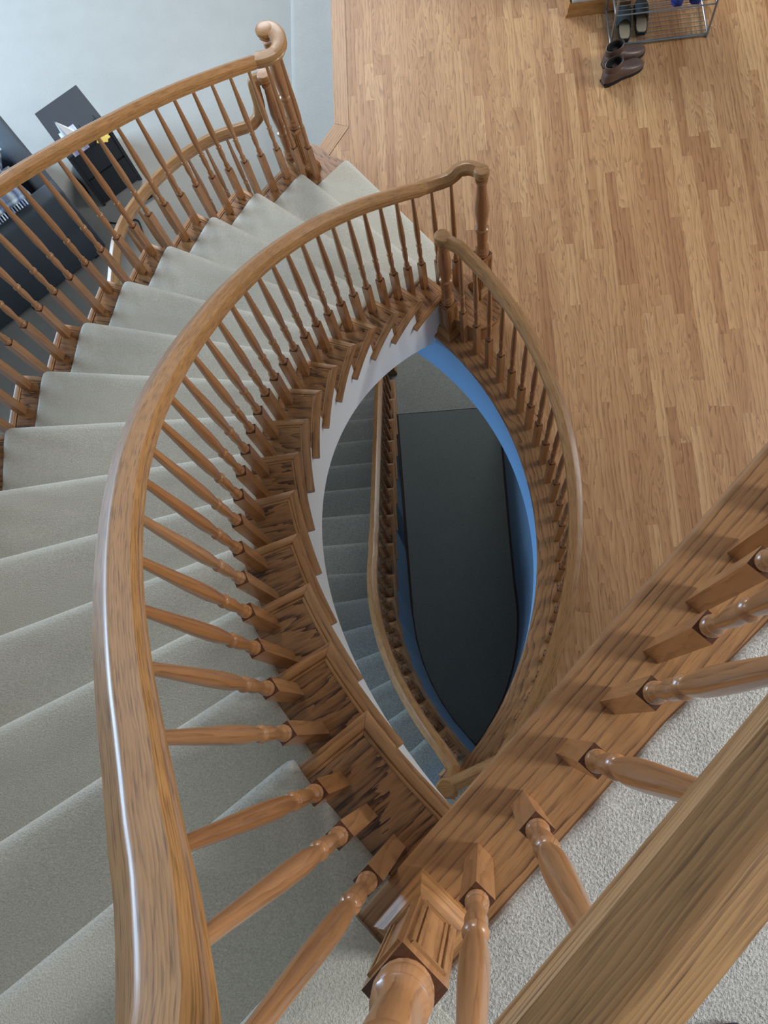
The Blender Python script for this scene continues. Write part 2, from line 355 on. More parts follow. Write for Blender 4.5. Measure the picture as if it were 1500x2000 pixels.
# border strips along the carpet (mitred)
def strip_obj(name, poly, gdir, parent, mat='nosing', z0=-.02, z1=.002):
    m = MB(); m.prism(poly, z0, z1, gdir); return obj(name, m, mat, parent, sharp=0)
strip_obj('border_strip', [(-.700, 5.4), (-.700, 3.757), (-.607, 3.722), (-.607, 5.4)], (0, 1), floor)
strip_obj('border_strip', [(-.700, 3.755), (-.875, 3.49), (-.80, 3.44), (-.607, 3.72)], (.55, .83), floor)
# curved trim band round the opening with a rounded nose, plus the painted edge of the floor
mb = MB(); rows = []
prof = [(RO + .012, .006 - .028), (RO + .002, .006 - .024), (RO - .002, .006 - .014), (RO + .002, .001), (RO + .012, .006), (BORDER, .006), (BORDER, -.02)]
NA = 56; A0, A1 = -62, 47
for i in range(NA + 1):
    a = A0 + (A1 - A0) * i / NA; rows.append([pr(R, a, z) for R, z in prof])
mb.grid(rows, lambda i, j: (radians(i * (A1 - A0) / NA) * 1.83, prof[min(j, 6)][0] + j * .002))
obj('curved_trim', mb, 'trim', floor)
mb = MB(); rows = [[pr(RO + .006, a, -.018), pr(RO + .006, a, -.16), pr(RO + .006, a, -.32), pr(RO + .006, a, -FLOOR_T), pr(RO + .03, a, -FLOOR_T)] for a in range(-60, 59, 2)]
mb.grid(rows, lambda i, j: (i, j)); struct('wall_opening', mb, 'blue_lit_paint', 'pale blue curved edge of the floor opening above the basement', 'wall')
# basement
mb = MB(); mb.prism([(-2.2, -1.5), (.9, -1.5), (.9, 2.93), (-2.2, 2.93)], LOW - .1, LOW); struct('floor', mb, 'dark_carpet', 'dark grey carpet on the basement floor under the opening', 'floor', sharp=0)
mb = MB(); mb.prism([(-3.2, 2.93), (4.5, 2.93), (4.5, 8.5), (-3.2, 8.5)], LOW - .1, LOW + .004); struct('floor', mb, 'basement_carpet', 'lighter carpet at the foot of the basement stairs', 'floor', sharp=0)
def wall_path(pts, z0, z1, m):
    m.grid([[(x, y, z0), (x, y, z1)] for x, y in pts], lambda i, j: (i * .1, j))
RW = RO + .018
right_pts = [tuple(pr(RW, a, 0)[:2]) for a in range(-60, 9, 3)] + [(.347, 1.6), (.340, 2.4), (.336, 2.9)]
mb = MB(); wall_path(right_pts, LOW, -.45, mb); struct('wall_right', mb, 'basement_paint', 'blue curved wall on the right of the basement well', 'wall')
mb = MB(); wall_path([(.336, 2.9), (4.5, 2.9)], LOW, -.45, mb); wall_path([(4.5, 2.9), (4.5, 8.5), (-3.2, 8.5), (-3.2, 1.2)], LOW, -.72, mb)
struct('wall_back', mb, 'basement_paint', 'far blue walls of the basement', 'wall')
left_pts = [tuple(pc(RS, a, 0)[:2]) for a in range(232, 181, -3)] + [(-.590 - .028 * (yy - .98), yy) for yy in (1.0, 1.6, 2.2, 2.9)]
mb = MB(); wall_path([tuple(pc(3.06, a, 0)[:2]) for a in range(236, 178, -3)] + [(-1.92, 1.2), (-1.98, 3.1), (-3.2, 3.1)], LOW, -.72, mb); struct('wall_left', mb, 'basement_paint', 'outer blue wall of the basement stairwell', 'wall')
def baseboard(name, pts, flip, label):
    m = MB(); path = [Vector((x, y, LOW)) for x, y in pts]; s = 1 if flip else -1
    m.sweep(path, [(0, 0), (s * .016, 0), (s * .016, .06), (s * .010, .08), (0, .085)]); o = obj(name, m, 'dark_trim'); tag(o, label, 'baseboard', kind='structure')
baseboard('baseboard_right', right_pts, False, 'dark stained baseboard under the right basement wall')
baseboard('baseboard_left', left_pts, True, 'dark stained baseboard under the basement stair wall')
# entry wall stub with oak baseboard at the top of the picture
mb = MB(); mb.box((1.02, 4.62, 1.2), (.17, .24, 1.2)); wst = struct('wall_entry', mb, 'white_paint', 'white wall end beside the shoe rack', 'wall', sharp=0)
mb = MB(); mb.sweep([(.832, 4.9, 0), (.832, 4.362, 0), (1.20, 4.362, 0), (1.20, 4.9, 0)], [(0, 0), (.026, 0), (.026, .012), (.014, .022), (.014, .06), (.008, .072), (.006, .09), (0, .095)])
tag(obj('baseboard_entry', mb, 'rail'), 'oak baseboard round the white wall end', 'baseboard', kind='structure')
# upper hall
mb = MB(); mb.box(ns(1.58, 0, TOP - .16), (1.5, 4.0, .14), (AXN, AXS, ZV)); struct('ceiling', mb, 'white_paint', 'underside and edge of the upper hall floor', 'ceiling', sharp=0)
edge = [(-.55, .200), (-.372, .203), (-.242, .206), (-.13, .209), (-.044, .210), (.1, .213), (.206, .215), (.358, .230), (.446, .236), (.7, .245), (1.5, .25), (4.0, .25)]
mb = MB(); rows = []
for s_, n_ in edge:
    if s_ < -.4: continue
    rows.append([ns(n_ - .002, s_, TOP - .004), ns(n_ - .001, s_, TOP + .006), ns(n_ + .006, s_, TOP + .011), ns(n_ + .02, s_, TOP + .012), ns(.6, s_, TOP + .012), ns(1.5, s_, TOP + .012), ns(3.0, s_, TOP + .012)])
mb.grid(rows, lambda i, j: (i, j)); hall = struct('floor', mb, 'hall_carpet', 'grey cut pile carpet of the upper hall behind the railing', 'floor', sharp=60)
mb = MB(); mb.sweep([ns(.137, -.374, TOP), ns(.137, 3.9, TOP)], [(.092, 0), (.092, -.003), (.092, 0), (.092, .001), (-.113, .001), (-.113, -.028), (-.080, -.028), (-.080, -.001)][3:] )
mb = MB(); pb = [(.045 + .010, .0), (.045 + .003, -.004), (.045, -.014), (.045 + .003, -.024), (.045 + .010, -.028), (.26, -.028), (.26, 0)]
rows = [[ns(n_, s_, TOP + .003 + z_) for n_, z_ in pb] for s_ in (-.370, .5, 1.5, 3.9)]
mb.grid(rows, lambda i, j: ((-.37, .5, 1.5, 3.9)[min(i, 3)], pb[j % 7][0] + (.3 if j in (1, 2, 3) else 0)), close_c=True); b0 = 0
mb.face([6, 5, 4, 3, 2, 1, 0], [(q[1], q[0]) for q in reversed(pb)])
landing_board = tag(obj('landing_board', mb, 'board'), 'wide oak board along the edge of the upper hall floor', 'floor board', kind='structure')
# ------------------------------------------------------------------ stairs
def build_flight(root, frames, ks, zof, outer, nose_mat='nosing'):
    """treads with mitred return nosings, and risers; frames(k) gives the nose line, zof(k) its height"""
    for k in ks:
        f0 = frames(k); f1 = frames(k + 1) if zof(1) > 0 else frames(k - 1); z = zof(k)
        m = MB(); rows = []; Rs = [None, 2.1, 2.6, None]
        prof = [(0, .0346, 0), (0, .0346, -.028), (1, .035, -.028), (1, .035, 0)]
        for ci, R in enumerate(Rs): rows.append([mix_at(f0, f1, fr, RI + .0348 if ci == 0 else (RE - .0348 if ci == 3 else R), t, z + dz - .0008) for fr, t, dz in prof])
        m.grid(rows, lambda i, j: (0, 0), close_c=True); m.face([0, 1, 2, 3]); m.face([15, 14, 13, 12])
        for q in range(len(m.f)):                                 # planar uv: u along the nose, v uphill
            pts = [Vector(m.v[i]) for i in m.f[q]]; m.uv[q] = [((p - f0[0]).dot(f0[1]) + k * 1.37, (p - f0[0]).dot(f0[2]) + k * .61 + p.z) for p in pts]
        tr = obj('tread', m, 'tread', root, sharp=20)
        m = MB(); rows = []
        pf = [(.034, 0), (.030, 0), (.027, -.0025), (.024, 0), (.012, 0), (.003, -.004), (0, -.014), (.003, -.024), (.012, -.028), (.034, -.028)]
        for ci, R in enumerate(Rs):
            rows.append([at(f0, RI + t + .0006 if ci == 0 else (RE - t - .0006 if ci == 3 else R), t, z + dz) for t, dz in pf])
        m.grid(rows, lambda i, j: ((RI, 2.1, 2.6, RE)[i] + k * .7, (pf[j][0] if j < 10 else .1) + j * .003), close_c=True); m.face(list(range(10))); m.face([30 + j for j in reversed(range(10))])
        obj('front_nosing', m, nose_mat, tr)
        for side in ((0, 1) if outer else (0,)):
            sg = 1 if side == 0 else -1; Rb = RI if side == 0 else RE
            pn = [(.034, 0), (.030, 0), (.027, -.0025), (.024, 0), (.012, 0), (.003, -.004), (0, -.014), (.003, -.024), (.012, -.028), (.034, -.028)]
            m = MB(); rows = []; NS = 7; over = .086
            for i in range(NS + 1):
                row = []
                for w, dz in pn:
                    R = Rb + sg * w; fr = i / NS
                    t = w * (1 - fr) + over * fr
                    if frames is up_frame or k <= 6:
                        tt = t / R * (1 if side == 0 else 1)
                        c, o_, u_ = f0; ang = atan2(o_.y, o_.x); a1 = atan2(f1[1].y, f1[1].x)
                        d = (a1 - ang + pi) % (2 * pi) - pi
                        if k == 15 and frames is up_frame: d = radians(STEP)
                        a = ang + d * fr + tt; row.append((c.x + R * cos(a), c.y + R * sin(a), z + dz))
                    else: row.append(mix_at(f0, f1, fr, R, t, z + dz))
                rows.append(row)
            m.grid(rows, lambda i, j: (i * .04, pn[min(j, 9)][0] + j * .003), close_c=True)
            m.face(list(range(10))); m.face([NS * 10 + j for j in reversed(range(10))])
            obj('return_nosing', m, nose_mat, tr)
        m = MB(); rows = []
        for R in (RS - .004, 2.3, 2.985 if outer else 3.03):
            rows.append([at(f0, R, t, z2) for t, z2 in ((.034, zof(k) - .028), (.034, zof(k) - RISE), (.052, zof(k) - RISE), (.052, zof(k) - .028))])
        m.grid(rows, lambda i, j: ((RS, 2.3, 2.985)[i], j * .1), close_c=True); m.face([0, 1, 2, 3]); m.face([11, 10, 9, 8])
        obj('riser', m, 'tread', root)
def build_runner(root, frames, ks, zof, last, mat, Ra, Rb, ncol=14):
    """carpet runner wrapped over treads and risers; lies on the wood, thin at its edges"""
    Rs = [Ra, Ra + .004, Ra + .014, Ra + .03] + [Ra + .03 + (Rb - Ra - .06) * i / ncol for i in range(1, ncol)] + [Rb - .03, Rb - .014, Rb - .004, Rb]
    thick = [0, .75, .95, 1] + [1] * (ncol - 1) + [1, .95, .75, 0]
    rows = []; acc = []
    for idx, k in enumerate(ks):
        f0 = frames(k); z = zof(k); zb = z - RISE
        pts = [(.034, zb + .001, .020, zb + .016), (.034, zb + .07, .020, zb + .07), (.034, z - .03, .018, z - .045), (.02, z - .028, .000, z - .042), (.006, z - .026, -.014, z - .032), (0, z - .014, -.022, z - .014),
               (.002, z - .006, -.020, z + .000), (.006, z - .002, -.010, z + .0105), (.016, z, .008, z + .0155), (.05, z, .045, z + .0155)]
        lim = 1.936 if frames is up_frame and k == 16 else 0       # the landing board takes the inner end of the top nosing
        for (t0, z0, t1, z1) in pts:
            rows.append([at(f0, max(R, lim + .0004 * h), t0 * (1 - h) + t1 * h, z0 * (1 - h) + z1 * h) for R, h in zip(Rs, thick)])
        if idx + 1 < len(ks):
            f1 = frames(ks[idx + 1])
            for fr in (.3, .55, .8): rows.append([mix_at(f0, f1, fr, R, .03, z + .014 * h) for R, h in zip(Rs, thick)])
            rows.append([at(f1, R, .034 * (1 - h) + .016 * h, z + .013 * h) for R, h in zip(Rs, thick)])
        elif last: rows += [[at(f0, max(R, lim), t, z + .0135 * h) for R, h in zip(Rs, thick)] for t in (.3, 1.0, 2.6)]
    m = MB(); m.grid(rows, lambda i, j: (i * .05, j * .05)); return obj('carpet_runner', m, mat, root, sharp=70, weld=False)
stairs = thing('curved_staircase', 'curved oak staircase with pale carpet runner rising from the entry floor to the upper hall', 'staircase', tuple(pc(2.3, th_up(1), 0)))
f16 = up_frame(16); m = MB()
m.grid([[at(f16, R, t, z2) for t, z2 in ((.030, TOP - .027), (.030, TOP - RISE), (.050, TOP - RISE), (.050, TOP - .027))] for R in (RS - .004, 2.3, 2.985)], lambda i, j: ((RS, 2.3, 2.985)[i], j * .1), close_c=True); m.face([0, 1, 2, 3]); m.face([11, 10, 9, 8])
obj('riser', m, 'tread', stairs); stairs.location = (0, 0, 0)
build_flight(stairs, up_frame, range(2, 16), lambda k: RISE * k, True)
build_runner(stairs, up_frame, list(range(1, 17)), lambda k: RISE * k, True, 'stair_carpet', CI, CE)
# starting step with round ends under both newels
BN, BO = Vector((.105, 2.312)), Vector((-.845, 3.33))
def arc2(c, r, a0, a1, n): return [(c[0] + r * cos(radians(a0 + (a1 - a0) * i / n)), c[1] + r * sin(radians(a0 + (a1 - a0) * i / n))) for i in range(n + 1)]
f1 = up_frame(1); f2 = up_frame(2)
def start_poly(e):
    a = at(f1, RI + .12, -.0 - e, 0); b = at(f1, 2.90, -e, 0); c = at(f2, 3.0, .05, 0); d = at(f2, RI + .02, .05, 0)
    p = [tuple(d[:2])] + arc2(BN, .167 + e, -95, 62, 12) + [tuple(a[:2]), tuple(b[:2])] + arc2(BO, .145 + e, 20, 190, 12) + [tuple(c[:2])]
    return p
m = MB(); m.prism(start_poly(0), RISE - .028, RISE, (f1[1].x, f1[1].y)); sp_ = obj('starting_tread', m, 'tread', stairs, sharp=40)
m = MB(); m.prism(start_poly(-.022), .0, RISE - .028, (1, 0)); obj('starting_riser', m, 'nosing', stairs, sharp=40)
# stringers and plaster soffit
def stringer(name, R, ks, frames, zof, under, th, mat, root, a_start):
    m = MB(); top = []; n = 4
    for k in ks:
        a0 = th_up(k) + degrees(.034 / R); a1 = th_up(k + 1) + degrees(.034 / R)
        for i in range(n + 1): top.append((a0 + (a1 - a0) * i / n, zof(k) - .028))
    rows = [[pc(R, a, max(zn(a) - under, -.30)), pc(R, a, z)] for a, z in top]
    m.grid(rows, lambda i, j: (i * .05, j)); rows2 = [[pc(R + th, a, max(zn(a) - under, -.30)), pc(R + th, a, z)] for a, z in top]; m.grid(rows2, lambda i, j: (i * .05, j))
    return obj(name, m, mat, root, sharp=30, weld=False)
stringer('stringer', RS, range(1, 16), up_frame, lambda k: RISE * k, .585, .02, 'white_paint', stairs, 0)
stringer('stringer', 2.972, range(2, 16), up_frame, lambda k: RISE * k, .585, -.02, 'white_paint', stairs, 0)
m = MB(); rows = [[pc(R, a, max(zn(a) - .583, -.30)) for R in (RS + .001, 2.1, 2.5, 2.97)] for a in range(134, 227, 2)]
m.grid(rows, lambda i, j: (i, j)); obj('soffit', m, 'white_paint', stairs)
# lower flight
lower = thing('basement_staircase', 'carpeted basement staircase under the curved stairs', 'staircase')
build_flight(lower, low_frame, range(1, 16), lambda j: -RISE * j, False)
zl = lambda j: -RISE * j
def low_runner():
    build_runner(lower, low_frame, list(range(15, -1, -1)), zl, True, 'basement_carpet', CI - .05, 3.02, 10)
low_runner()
mb = MB()
lp = [(R_, a) for R_, a in ((RS, 0),)]
def low_z_at(i): return 0
rows = []
jj = []
for j in range(1, 16):
    fa = low_frame(j); fb = low_frame(j - 1)
    for fr in (0, .33, .66, 1): rows.append([mix_at(fa, fb, fr, RS, .034, LOW), mix_at(fa, fb, fr, RS, .034, -RISE * j - .028)])
mb.grid(rows, lambda i, j: (i, j)); obj('stringer', mb, 'basement_paint', lower, sharp=30, weld=False)

# ------------------------------------------------------------------ rails, balusters, newels
HALF = [(0, 0), (.0025, -.0003), (.005, -.0012), (.0065, -.0019), (.0195, -.0078), (.021, -.0087), (.0285, -.0125), (.0312, -.023), (.0312, -.027), (.0265, -.031), (.0265, -.034), (.0305, -.037), (.0305, -.041), (.022, -.047), (.021, -.058)]
RAIL = HALF + [(-a, b) for a, b in reversed(HALF[1:])]
BAL = {}
def baluster_mesh(block, total):
    key = (round(block, 3), round(total, 3))
    if key in BAL: return BAL[key]
    m = MB(); h = .016; c = .0
    m.box((0, 0, block / 2), (h, h, block / 2), grain=2)
    b = block; T = total - b
    pts = [(.0125, b), (.0146, b + .004), (.0154, b + .010), (.0146, b + .016), (.0108, b + .020), (.0108, b + .022), (.0134, b + .027), (.0140, b + .033), (.0132, b + .039), (.0098, b + .045), (.0100, b + .065), (.0136, b + .112), (.0126, b + .142), (.0096, b + .157),
           (.0096, b + .159), (.0136, b + .163), (.0148, b + .169), (.0136, b + .175), (.0096, b + .179), (.0100, b + .184), (.0122, b + .212), (.0144, b + .262), (.0145, b + .30)]
    z3 = b + .30
    for q, r_ in ((.2, .0136), (.45, .0114), (.72, .0092), (1.0, .0076)): pts.append((r_, z3 + (total - z3) * q))
    m.lathe(pts, 18)
    me = m.mesh('baluster', 0); me.polygons.foreach_set('use_smooth', [True] * len(me.polygons)); me.set_sharp_from_angle(angle=radians(40)); me.materials.append(M['turned']); me.materials.append(M['end_grain'])
    for p in me.polygons:
        if len(p.vertices) == 4 and p.normal.z > .9 and abs(p.center.z - block) < 1e-4: p.material_index = 1
    BAL[key] = me; return me
def baluster(parent, p, block, total, rz):
    return obj('baluster', baluster_mesh(block, total), None, parent, tuple(p), rz)
def newel(parent, p, rz, height, box=.34, hw=.0375, plinth=True, cap=None):
    """square panelled box below, turned shaft above"""
    m = MB(); m.box((0, 0, box / 2), (hw, hw, box / 2), grain=2)
    b = box; T = height
    pts = [(.0355, b), (.0365, b + .006), (.0335, b + .012), (.0355, b + .018), (.0375, b + .027), (.036, b + .036), (.033, b + .041), (.030, b + .046), (.034, b + .055), (.035, b + .062), (.029, b + .070), (.027, b + .085), (.029, b + .13), (.031, b + .17), (.028, b + .205), (.034, b + .212), (.036, b + .222), (.034, b + .232), (.025, b + .240),
           (.027, b + .27), (.034, b + .34), (.036, b + .39), (.032, b + .45), (.026, b + .52), (.023, T - .10), (.022, T - .075), (.027, T - .070), (.028, T - .062), (.024, T - .055), (.026, T - .045), (.030, T - .04)]
    m.lathe(pts, 20)
    n = obj('newel_post', m, 'turned', parent, tuple(p), rz); n.data.materials.append(M['end_grain'])
    for p_ in n.data.polygons:
        if p_.normal.z > .9 and abs(p_.center.z - box) < 1e-4 and hypot(p_.center.x, p_.center.y) < .02: p_.material_index = 1
    # panel mouldings on the four faces
    for q in range(4):
        a = q * pi / 2; ax = (Vector((cos(a + pi / 2), sin(a + pi / 2), 0)), ZV, Vector((cos(a), sin(a), 0))); mm = MB()
        o0 = ax[2] * hw; z0, z1, w = .085, box - .03, hw - .011
        for dx, dz, hx, hz in ((-w, (z0 + z1) / 2, .0028, (z1 - z0) / 2), (w, (z0 + z1) / 2, .0028, (z1 - z0) / 2), (0, z0, w, .0028), (0, z1, w, .0028)):
            mm.box(o0 + ax[0] * dx + ZV * dz, (hx, hz, .0045), ax)
        for dx, dz, hx, hz in ((-w + .009, (z0 + z1) / 2, .002, (z1 - z0) / 2 - .009), (w - .009, (z0 + z1) / 2, .002, (z1 - z0) / 2 - .009), (0, z0 + .009, w - .009, .002), (0, z1 - .009, w - .009, .002)):
            mm.box(o0 + ax[0] * dx + ZV * dz, (hx, hz, .003), ax)
        obj('panel_moulding', mm, 'nosing', n)
    if plinth:
        mm = MB()
        sec = [(hw, 0), (hw + .020, 0), (hw + .020, .030), (hw + .014, .038), (hw + .014, .044), (hw + .007, .052), (hw + .007, .058), (hw, .062)]
        rows = []
        for r_, z_ in sec: rows.append([(r_ * sx, r_ * sy, z_) for sx, sy in ((-1, -1), (1, -1), (1, 1), (-1, 1))])
        mm.grid(rows, lambda i, j: (j * .1, sec[i][1]), close_c=True); obj('base_moulding', mm, 'nosing', n)
    return n
def rail_cap(parent, p, r=.036):
    m = MB(); m.lathe([(.024, -.062), (.026, -.052), (r - .005, -.045), (r, -.036), (r - .003, -.030), (r, -.024), (r, -.016), (r - .004, -.005), (r * .8, -.001), (.004, 0)], 24); m.uv = [[(m.v[i][0] * 1.6 + m.v[i][2], m.v[i][1] * 1.6) for i in f] for f in m.f]; return obj('newel_cap', m, 'rail', parent, tuple(p))
def smooth(pts, n=6):
    """Catmull-Rom through 3-D points"""
    P = [Vector(p) for p in pts]; out = []
    for i in range(len(P) - 1):
        p0, p1, p2, p3 = P[max(i - 1, 0)], P[i], P[i + 1], P[min(i + 2, len(P) - 1)]
        for k in range(n):
            t = k / n; out.append(.5 * ((2 * p1) + (p2 - p0) * t + (2 * p0 - 5 * p1 + 4 * p2 - p3) * t * t + (3 * p1 - p0 - 3 * p2 + p3) * t ** 3))
    return out + [P[-1]]
def interp(tab, x):
    for (a, u), (b, v) in zip(tab, tab[1:]):
        if x <= b: return u + (v - u) * (x - a) / (b - a)
    return tab[-1][1]
# --- inner rail of the upper flight
RB, RBO = 1.850, 2.945
HIN = [(125, .80), (131, .79), (140, .765), (150, .757), (160, .752), (170, .753), (178, .760), (186, .785), (192, .81), (198, .83), (205, .838), (215, .843), (219, .862), (221, .885), (226, .9)]
def z_in(th): return zn(th) + interp(HIN, th)              # underside of the inner rail
inner = thing('stair_balustrade', 'oak balustrade with turned balusters on the inner curve of the carpeted stairs', 'balustrade')
NIN = Vector((.150, 2.402, RISE)); NL = ns(.131, -.296, TOP + .003)
capz = 1.235
path = [(.150, 2.402, capz - .002), (.128, 2.428, capz - .004), (.085, 2.448, capz - .01), (.035, 2.448, 1.205), (-.005, 2.432, 1.178)]
path += [tuple(pc(RB, a, z_in(a) + .058)) for a in [133.2 + 1.5 * i for i in range(0, 59)] if a < 219.5]
path += [tuple(pc(RB, 220.7, z_in(220.7) + .064)), tuple(pc(RB, 221.5, 3.985)), tuple(pc(RB + .002, 222.1, 4.04)), tuple(pc(RB + .008, 223.2, 4.066)), (NL.x, NL.y, 4.07)]
m = MB(); m.sweep(smooth(path, 3), RAIL); obj('handrail', m, 'rail', inner, sharp=19)
rail_cap(inner, (NIN.x, NIN.y, capz + .002), .036)
newel(inner, NIN, radians(37), capz - RISE - .02, box=.36)
for k in range(1, 16):
    for off, blk in ((1.75, .236), (4.89, .334)) if k < 15 else ((2.35, .236), (4.75, .30), (7.1, .36)):
        if k == 1: continue
        a = th_up(k) + off; z = RISE * k
        baluster(inner, pc(RB, a, z), blk, z_in(a) + .004 - z, radians(a))
for px_, py_, blk, zt in ((-.083, 2.418, .30, 1.105), (.010, 2.440, .25, 1.145)): baluster(inner, (px_, py_, RISE), blk, zt - RISE, radians(130))
newel(inner, NL, radians(45), 4.07 - TOP - .02, box=.365, hw=.0370)
# --- outer rail
HOUT = [(125, .80), (133.5, .805), (139, .79), (145, .782), (150, .775), (156, .778), (161, .79), (190, .82), (226, .84)]
def z_out(th): return zn(th) + interp(HOUT, th)
outer = thing('outer_stair_balustrade', 'oak balustrade with curled handrail end on the outer side of the stairs', 'balustrade')
path = [tuple(pc(RBO, a, z_out(a) + .058)) for a in [134.15 + 2.0 * i for i in range(0, 30)]]
m = MB(); m.sweep(path, RAIL); obj('handrail', m, 'rail', outer, sharp=19)
FLATH = [(0, 0), (.024, -.0005), (.029, -.003), (.0315, -.009), (.0315, -.022), (.0265, -.027), (.0265, -.031), (.030, -.035), (.030, -.040), (.022, -.047), (.021, -.058)]
FLAT = FLATH + [(-a, b) for a, b in reversed(FLATH[1:])]
sm = smooth([(-.834, 3.322, 1.243), (-.805, 3.309, 1.243), (-.779, 3.279, 1.243), (-.768, 3.240, 1.243), (-.777, 3.198, 1.243), (-.803, 3.172, 1.242), (-.840, 3.163, 1.240), (-.872, 3.161, 1.237), (-.890, 3.163, 1.236)], 5)
m = MB(); m.sweep(sm, FLAT, widths=[1.40 - .40 * min(1, i / 24) for i in range(len(sm))]); obj('rail_volute', m, 'rail', outer, sharp=25)
m = MB(); m.lathe([(.030, -.058), (.038, -.047), (.043, -.040), (.043, -.035), (.039, -.031), (.039, -.027), (.0465, -.022), (.0475, -.010), (.044, -.003), (.036, -.0004), (.003, .0004)], 28); m.uv = [[(m.v[i][0] * 1.6 + m.v[i][2], m.v[i][1] * 1.6) for i in f] for f in m.f]; obj('volute_eye', m, 'rail', outer, (-.838, 3.315, 1.2435))
newel(outer, (-.842, 3.322, RISE), radians(40), 1.20 - RISE, box=.36)
for k in range(1, 13):
    for off, blk in ((.95, .240), (3.05, .305), (5.14, .370)):
        if k == 1: continue
        a = th_up(k) + off; z = RISE * k
        baluster(outer, pc(RBO, a, z), blk, z_out(a) + .004 - z, radians(a))
for R_, a, blk, zt in ((2.928, 131.75, .27, 1.155), (2.945, 133.3, .335, 1.15)): baluster(outer, pc(R_, a, RISE), blk, zt - RISE, radians(a))
# --- guard along the curved opening of the entry floor
guard = thing('floor_guard_balustrade', 'oak balustrade round the curved floor opening in front of the plank floor', 'balustrade')
RG = 1.851; GZ = 1.0
NR = Vector((-.048, 2.242, .006)); NT = Vector((-.175, -.235, .006))
path = [(NR.x, NR.y, GZ)] + [tuple(pr(RG, a, GZ)) for a in [39.5 - 2.0 * i for i in range(0, 40)]] + [(NT.x, NT.y, GZ)]
m = MB(); m.sweep(path, RAIL); obj('handrail', m, 'rail', guard, sharp=19)
rail_cap(guard, (NR.x, NR.y, GZ + .002), .040); newel(guard, NR, radians(40), GZ - .02, box=.36)
newel(guard, NT, radians(45), GZ - .02, box=.36); rail_cap(guard, (NT.x, NT.y, GZ + .002), .040)
for i in range(24):
    a = 39.35 - 3.388 * i; baluster(guard, pr(RG, a, .006), .335, GZ - .054 - .006, radians(a))
# --- upper hall guard
hallg = thing('hall_balustrade', 'oak balustrade with straight handrail at the edge of the upper hall floor', 'balustrade')
HZ = 4.068
m = MB(); m.sweep([(NL.x, NL.y, HZ), *[tuple(ns(.132, s_, HZ)) for s_ in (-.2, 0, .5, 1.0, 2.0, 3.4)]], RAIL); obj('handrail', m, 'rail', hallg, sharp=19)
for i in range(-3, 11): baluster(hallg, ns(.130, .175 + .113 * i, TOP + .003), .35, HZ - .054 - TOP, radians(45))
# --- basement rail
lowg = thing('basement_balustrade', 'oak balustrade going down with the basement stairs', 'balustrade')
def low_pt(u, off, dz):             # u = continuous step number from the top
    j0 = int(math.floor(u)); fr = u - j0; a_, b_ = low_frame(max(j0, 0)), low_frame(j0 + 1)
    if 0 <= u <= 7:
        t = radians(223.6 - STEP * u); p = Vector((CX + (RI + off) * cos(t), CY + (RI + off) * sin(t), 0))
    else: p = at(a_, RI + off, 0, 0) * (1 - fr) + at(b_, RI + off, 0, 0) * fr
    p.z = -RISE * u + dz; return p
path = [(NT.x + .02, NT.y - .0, .98), tuple(low_pt(.15, .058, .90)), tuple(low_pt(.45, .058, .875))] + [tuple(low_pt(.7 + .35 * i, .055 if i < 20 else .047, .835)) for i in range(0, 41)]
path += [tuple(low_pt(15.4, .047, .93)), tuple(low_pt(15.7, .047, .955))]
m = MB(); m.sweep(path, RAIL); obj('handrail', m, 'rail', lowg, sharp=19)
pe = low_pt(15.7, .047, 0); newel(lowg, (pe.x, pe.y, LOW + .004), radians(2), .955 + .19 * .3 - .02 + .02, box=.36)
for j in range(1, 16):
    for fr, blk in ((-.26, .236), (-.76, .334)):
        p = low_pt(j + fr, .062, 0); p.z = -RISE * j; baluster(lowg, p, blk, .835 - .054 - RISE * fr, atan2(p.y - CY, p.x - CX) if j < 8 else 0)
# --- guard of the living room side
livg = thing('living_room_balustrade', 'lower oak balustrade curving behind the outer side of the stairs', 'balustrade')
NV = Vector((-.944, 3.408, STRIP)); GL = .60
path = [(NV.x, NV.y, .86), (-.985, 3.405, .858), (-1.020, 3.397, .845), (-1.036, 3.388, .81), (-1.040, 3.382, .76), (-1.042, 3.376, .69), (-1.048, 3.368, .635), (-1.066, 3.354, .606), (-1.110, 3.330, GL)]
path += [(-1.287, 3.287, GL), (-1.434, 3.215, GL), (-1.556, 3.124, GL), (-1.675, 3.005, GL), (-1.775, 2.868, GL), (-1.828, 2.755, GL), (-1.852, 2.636, GL), (-1.858, 2.45, GL), (-1.866, 2.30, GL), (-1.93, 2.05, GL), (-2.05, 1.7, GL), (-2.1, 1.3, GL)]
sm = smooth(path, 4); m = MB(); m.sweep(sm, RAIL); obj('handrail', m, 'rail', livg, sharp=19)
rail_cap(livg, (NV.x, NV.y, .862), .040); newel(livg, NV, radians(40), .86 - STRIP - .02, box=.36)
acc = 0; pv = sm[32]
for q in sm[33:]:
    acc += (q - pv).length; pv = q
    if acc > .115: acc = 0; baluster(livg, (q.x, q.y, LIV), .335, GL - .054 - LIV, .6)

